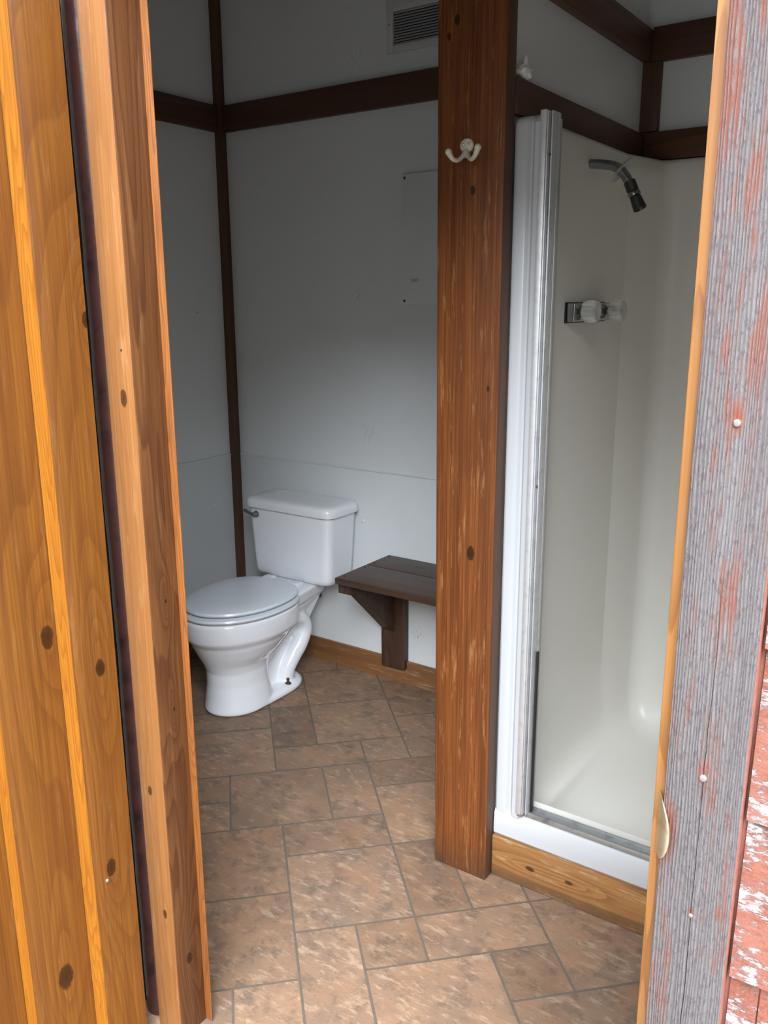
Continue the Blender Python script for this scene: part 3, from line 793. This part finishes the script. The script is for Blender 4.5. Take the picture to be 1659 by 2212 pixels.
# aluminium shower door frame left standing
fr_o = empty('shower_door_frame', (-.83, 1.82, .2), 'aluminium frame of a missing shower door lining the stall opening', 'shower door frame')
bm = bmesh.new()
abox(bm, -.840, -.8255, 1.797, 1.812, .214, 1.888, .0015)
abox(bm, -.8395, -.836, 1.812, 1.845, .214, 1.888, .0008)
finish('jamb_channel', bm, m_alu, fr_o, 35)
bm = bmesh.new()
abox(bm, -.8250, -.8222, 1.800, 1.835, .214, 1.886, .0008); abox(bm, -.8205, -.8180, 1.812, 1.838, .214, 1.886, .0008)
abox(bm, -.8165, -.8140, 1.805, 1.845, .214, 1.886, .0008); abox(bm, -.8255, -.8135, 1.836, 1.846, .214, 1.886, .0008)
finish('expander_channel', bm, m_alu, fr_o, 35)
box('rubber_strip', -.8135, -.8095, 1.828, 1.838, .214, .655, m_black, fr_o, .0006)
bm = bmesh.new()
abox(bm, -.838, SX1-.01, 1.818, 1.824, .2006, .214, .0012); abox(bm, -.838, SX1-.01, 1.824, 1.850, .2006, .206, .001); abox(bm, -.838, SX1-.01, 1.850, 1.855, .2006, .213, .001)
finish('sill_track', bm, m_alu_dull, fr_o, 35)
screw_head('screw', (-.8192, 1.8115, 1.075), (0, -1, 0), .0038, m_rust, fr_o)
screw_head('screw', (-.8192, 1.8115, 1.80), (0, -1, 0), .0030, m_dark, fr_o)

# ---- shower arm and head
sa = empty('showerhead', (-.87, 2.158, 1.826), 'tarnished bent shower arm with small head high on the stall wall', 'shower head')
PY = 2.158
bm = bmesh.new()
path = smoothpath([(-.872, PY, 1.826), (-.845, PY, 1.8225), (-.812, PY, 1.816), (-.792, PY, 1.806), (-.778, PY, 1.790), (-.768, PY, 1.775)], 7)
tube(bm, path, .0115, 20); finish('pipe', bm, m_chrome, sa, 50)
dv = Vector((.43, 0, -.90)).normalized(); o0 = Vector((-.768, PY, 1.778))
bm = bmesh.new(); lathe(bm, [(0, .0105), (.002, .0145), (.026, .0145), (.028, .011)], o0, dv, 10); finish('coupling', bm, m_darkmetal, sa, 30)
bm = bmesh.new(); lathe(bm, [(.026, .009), (.029, .0145), (.034, .0155), (.040, .0145), (.043, .009)], o0, dv, 24); finish('ball_joint', bm, m_chrome, sa, 50)
bm = bmesh.new(); lathe(bm, [(.041, .009), (.043, .0135), (.074, .0165), (.0745, .0145), (.068, .013)], o0, dv, 28); finish('spray_head', bm, m_darkmetal, sa, 40)
bm = bmesh.new(); e0 = Vector((-.789, PY, 1.805))
lathe(bm, [(0, .013), (.001, .033), (.003, .0345), (.0045, .033), (.0035, .014)], e0, Vector((.72, .1, -.62)), 40); finish('escutcheon', bm, m_alu_dull, sa, 40)
bm = bmesh.new(); lathe(bm, [(0, .0175), (.0006, .0172)], (-.8698, PY, 1.829), (1, 0, 0), 24); finish('wall_hole', bm, m_dark, sa, 40)

# ---- mixing valve with two clear knobs
vv = empty('shower_valve', (-.87, 2.17, 1.467), 'chrome two-handle shower valve with clear acrylic knobs on the stall wall', 'faucet')
bm = bmesh.new(); abox(bm, -.870, -.8655, 2.038, 2.306, 1.4415, 1.4925, .001); finish('gasket', bm, m_black, vv, 30)
bm = bmesh.new(); abox(bm, -.866, -.842, 2.041, 2.302, 1.445, 1.490, .0045, seg=4); finish('valve_body', bm, plain('dark_chrome', (.36, .38, .38), .12, 1.0), vv, 40)
def knob(y):
    bm = bmesh.new(); seg = 48
    prof = [(-.841, .0085), (-.8385, .014), (-.834, .022), (-.826, .0265), (-.812, .0275), (-.802, .0262), (-.798, .0225), (-.7975, .012), (-.799, .006)]
    rings = []
    for x, r in prof:
        ring = []
        for k in range(seg):
            a = 2*math.pi*k/seg
            lobe = 1+.05*math.cos(6*a)+.030*math.cos(16*a) if r > .02 else 1
            ring.append((x, y+r*lobe*math.cos(a), 1.470+r*lobe*math.sin(a)))
        rings.append(ring)
    loft(bm, rings); k_ = finish('knob', bm, m_acr, vv, 30)
    bm = bmesh.new(); lathe(bm, [(0, .007), (.030, .006)], (-.843, y, 1.470), (1, 0, 0), 14); finish('knob_stem', bm, m_chrome, k_, 40)
for y in (2.078, 2.262): knob(y)

# ---- crumpled tissue on the rail
bm = bmesh.new(); bmesh.ops.create_icosphere(bm, subdivisions=4, radius=.018)
rs = random.Random(4)
dirs = [Vector((rs.gauss(0, 1), rs.gauss(0, 1), rs.gauss(0, 1))).normalized() for _ in range(44)]
for v in bm.verts:
    n = v.co.normalized(); k = 1.0
    for i, d in enumerate(dirs): k += (.26 if i % 2 else -.22)*max(0, n.dot(d))**26 * (1.4 if i % 3 else .8)
    v.co = n*.0165*k
for v in bm.verts: v.co = Vector((v.co.x*.65, v.co.y*1.3, v.co.z*1.0)) + Vector((-.9125, 1.866, 1.985))
ts = finish('crumpled_tissue', bm, m_tissue, None, 25)
tag(ts, 'crumpled white tissue wedged on the wooden rail above the shower beside the post', 'tissue')
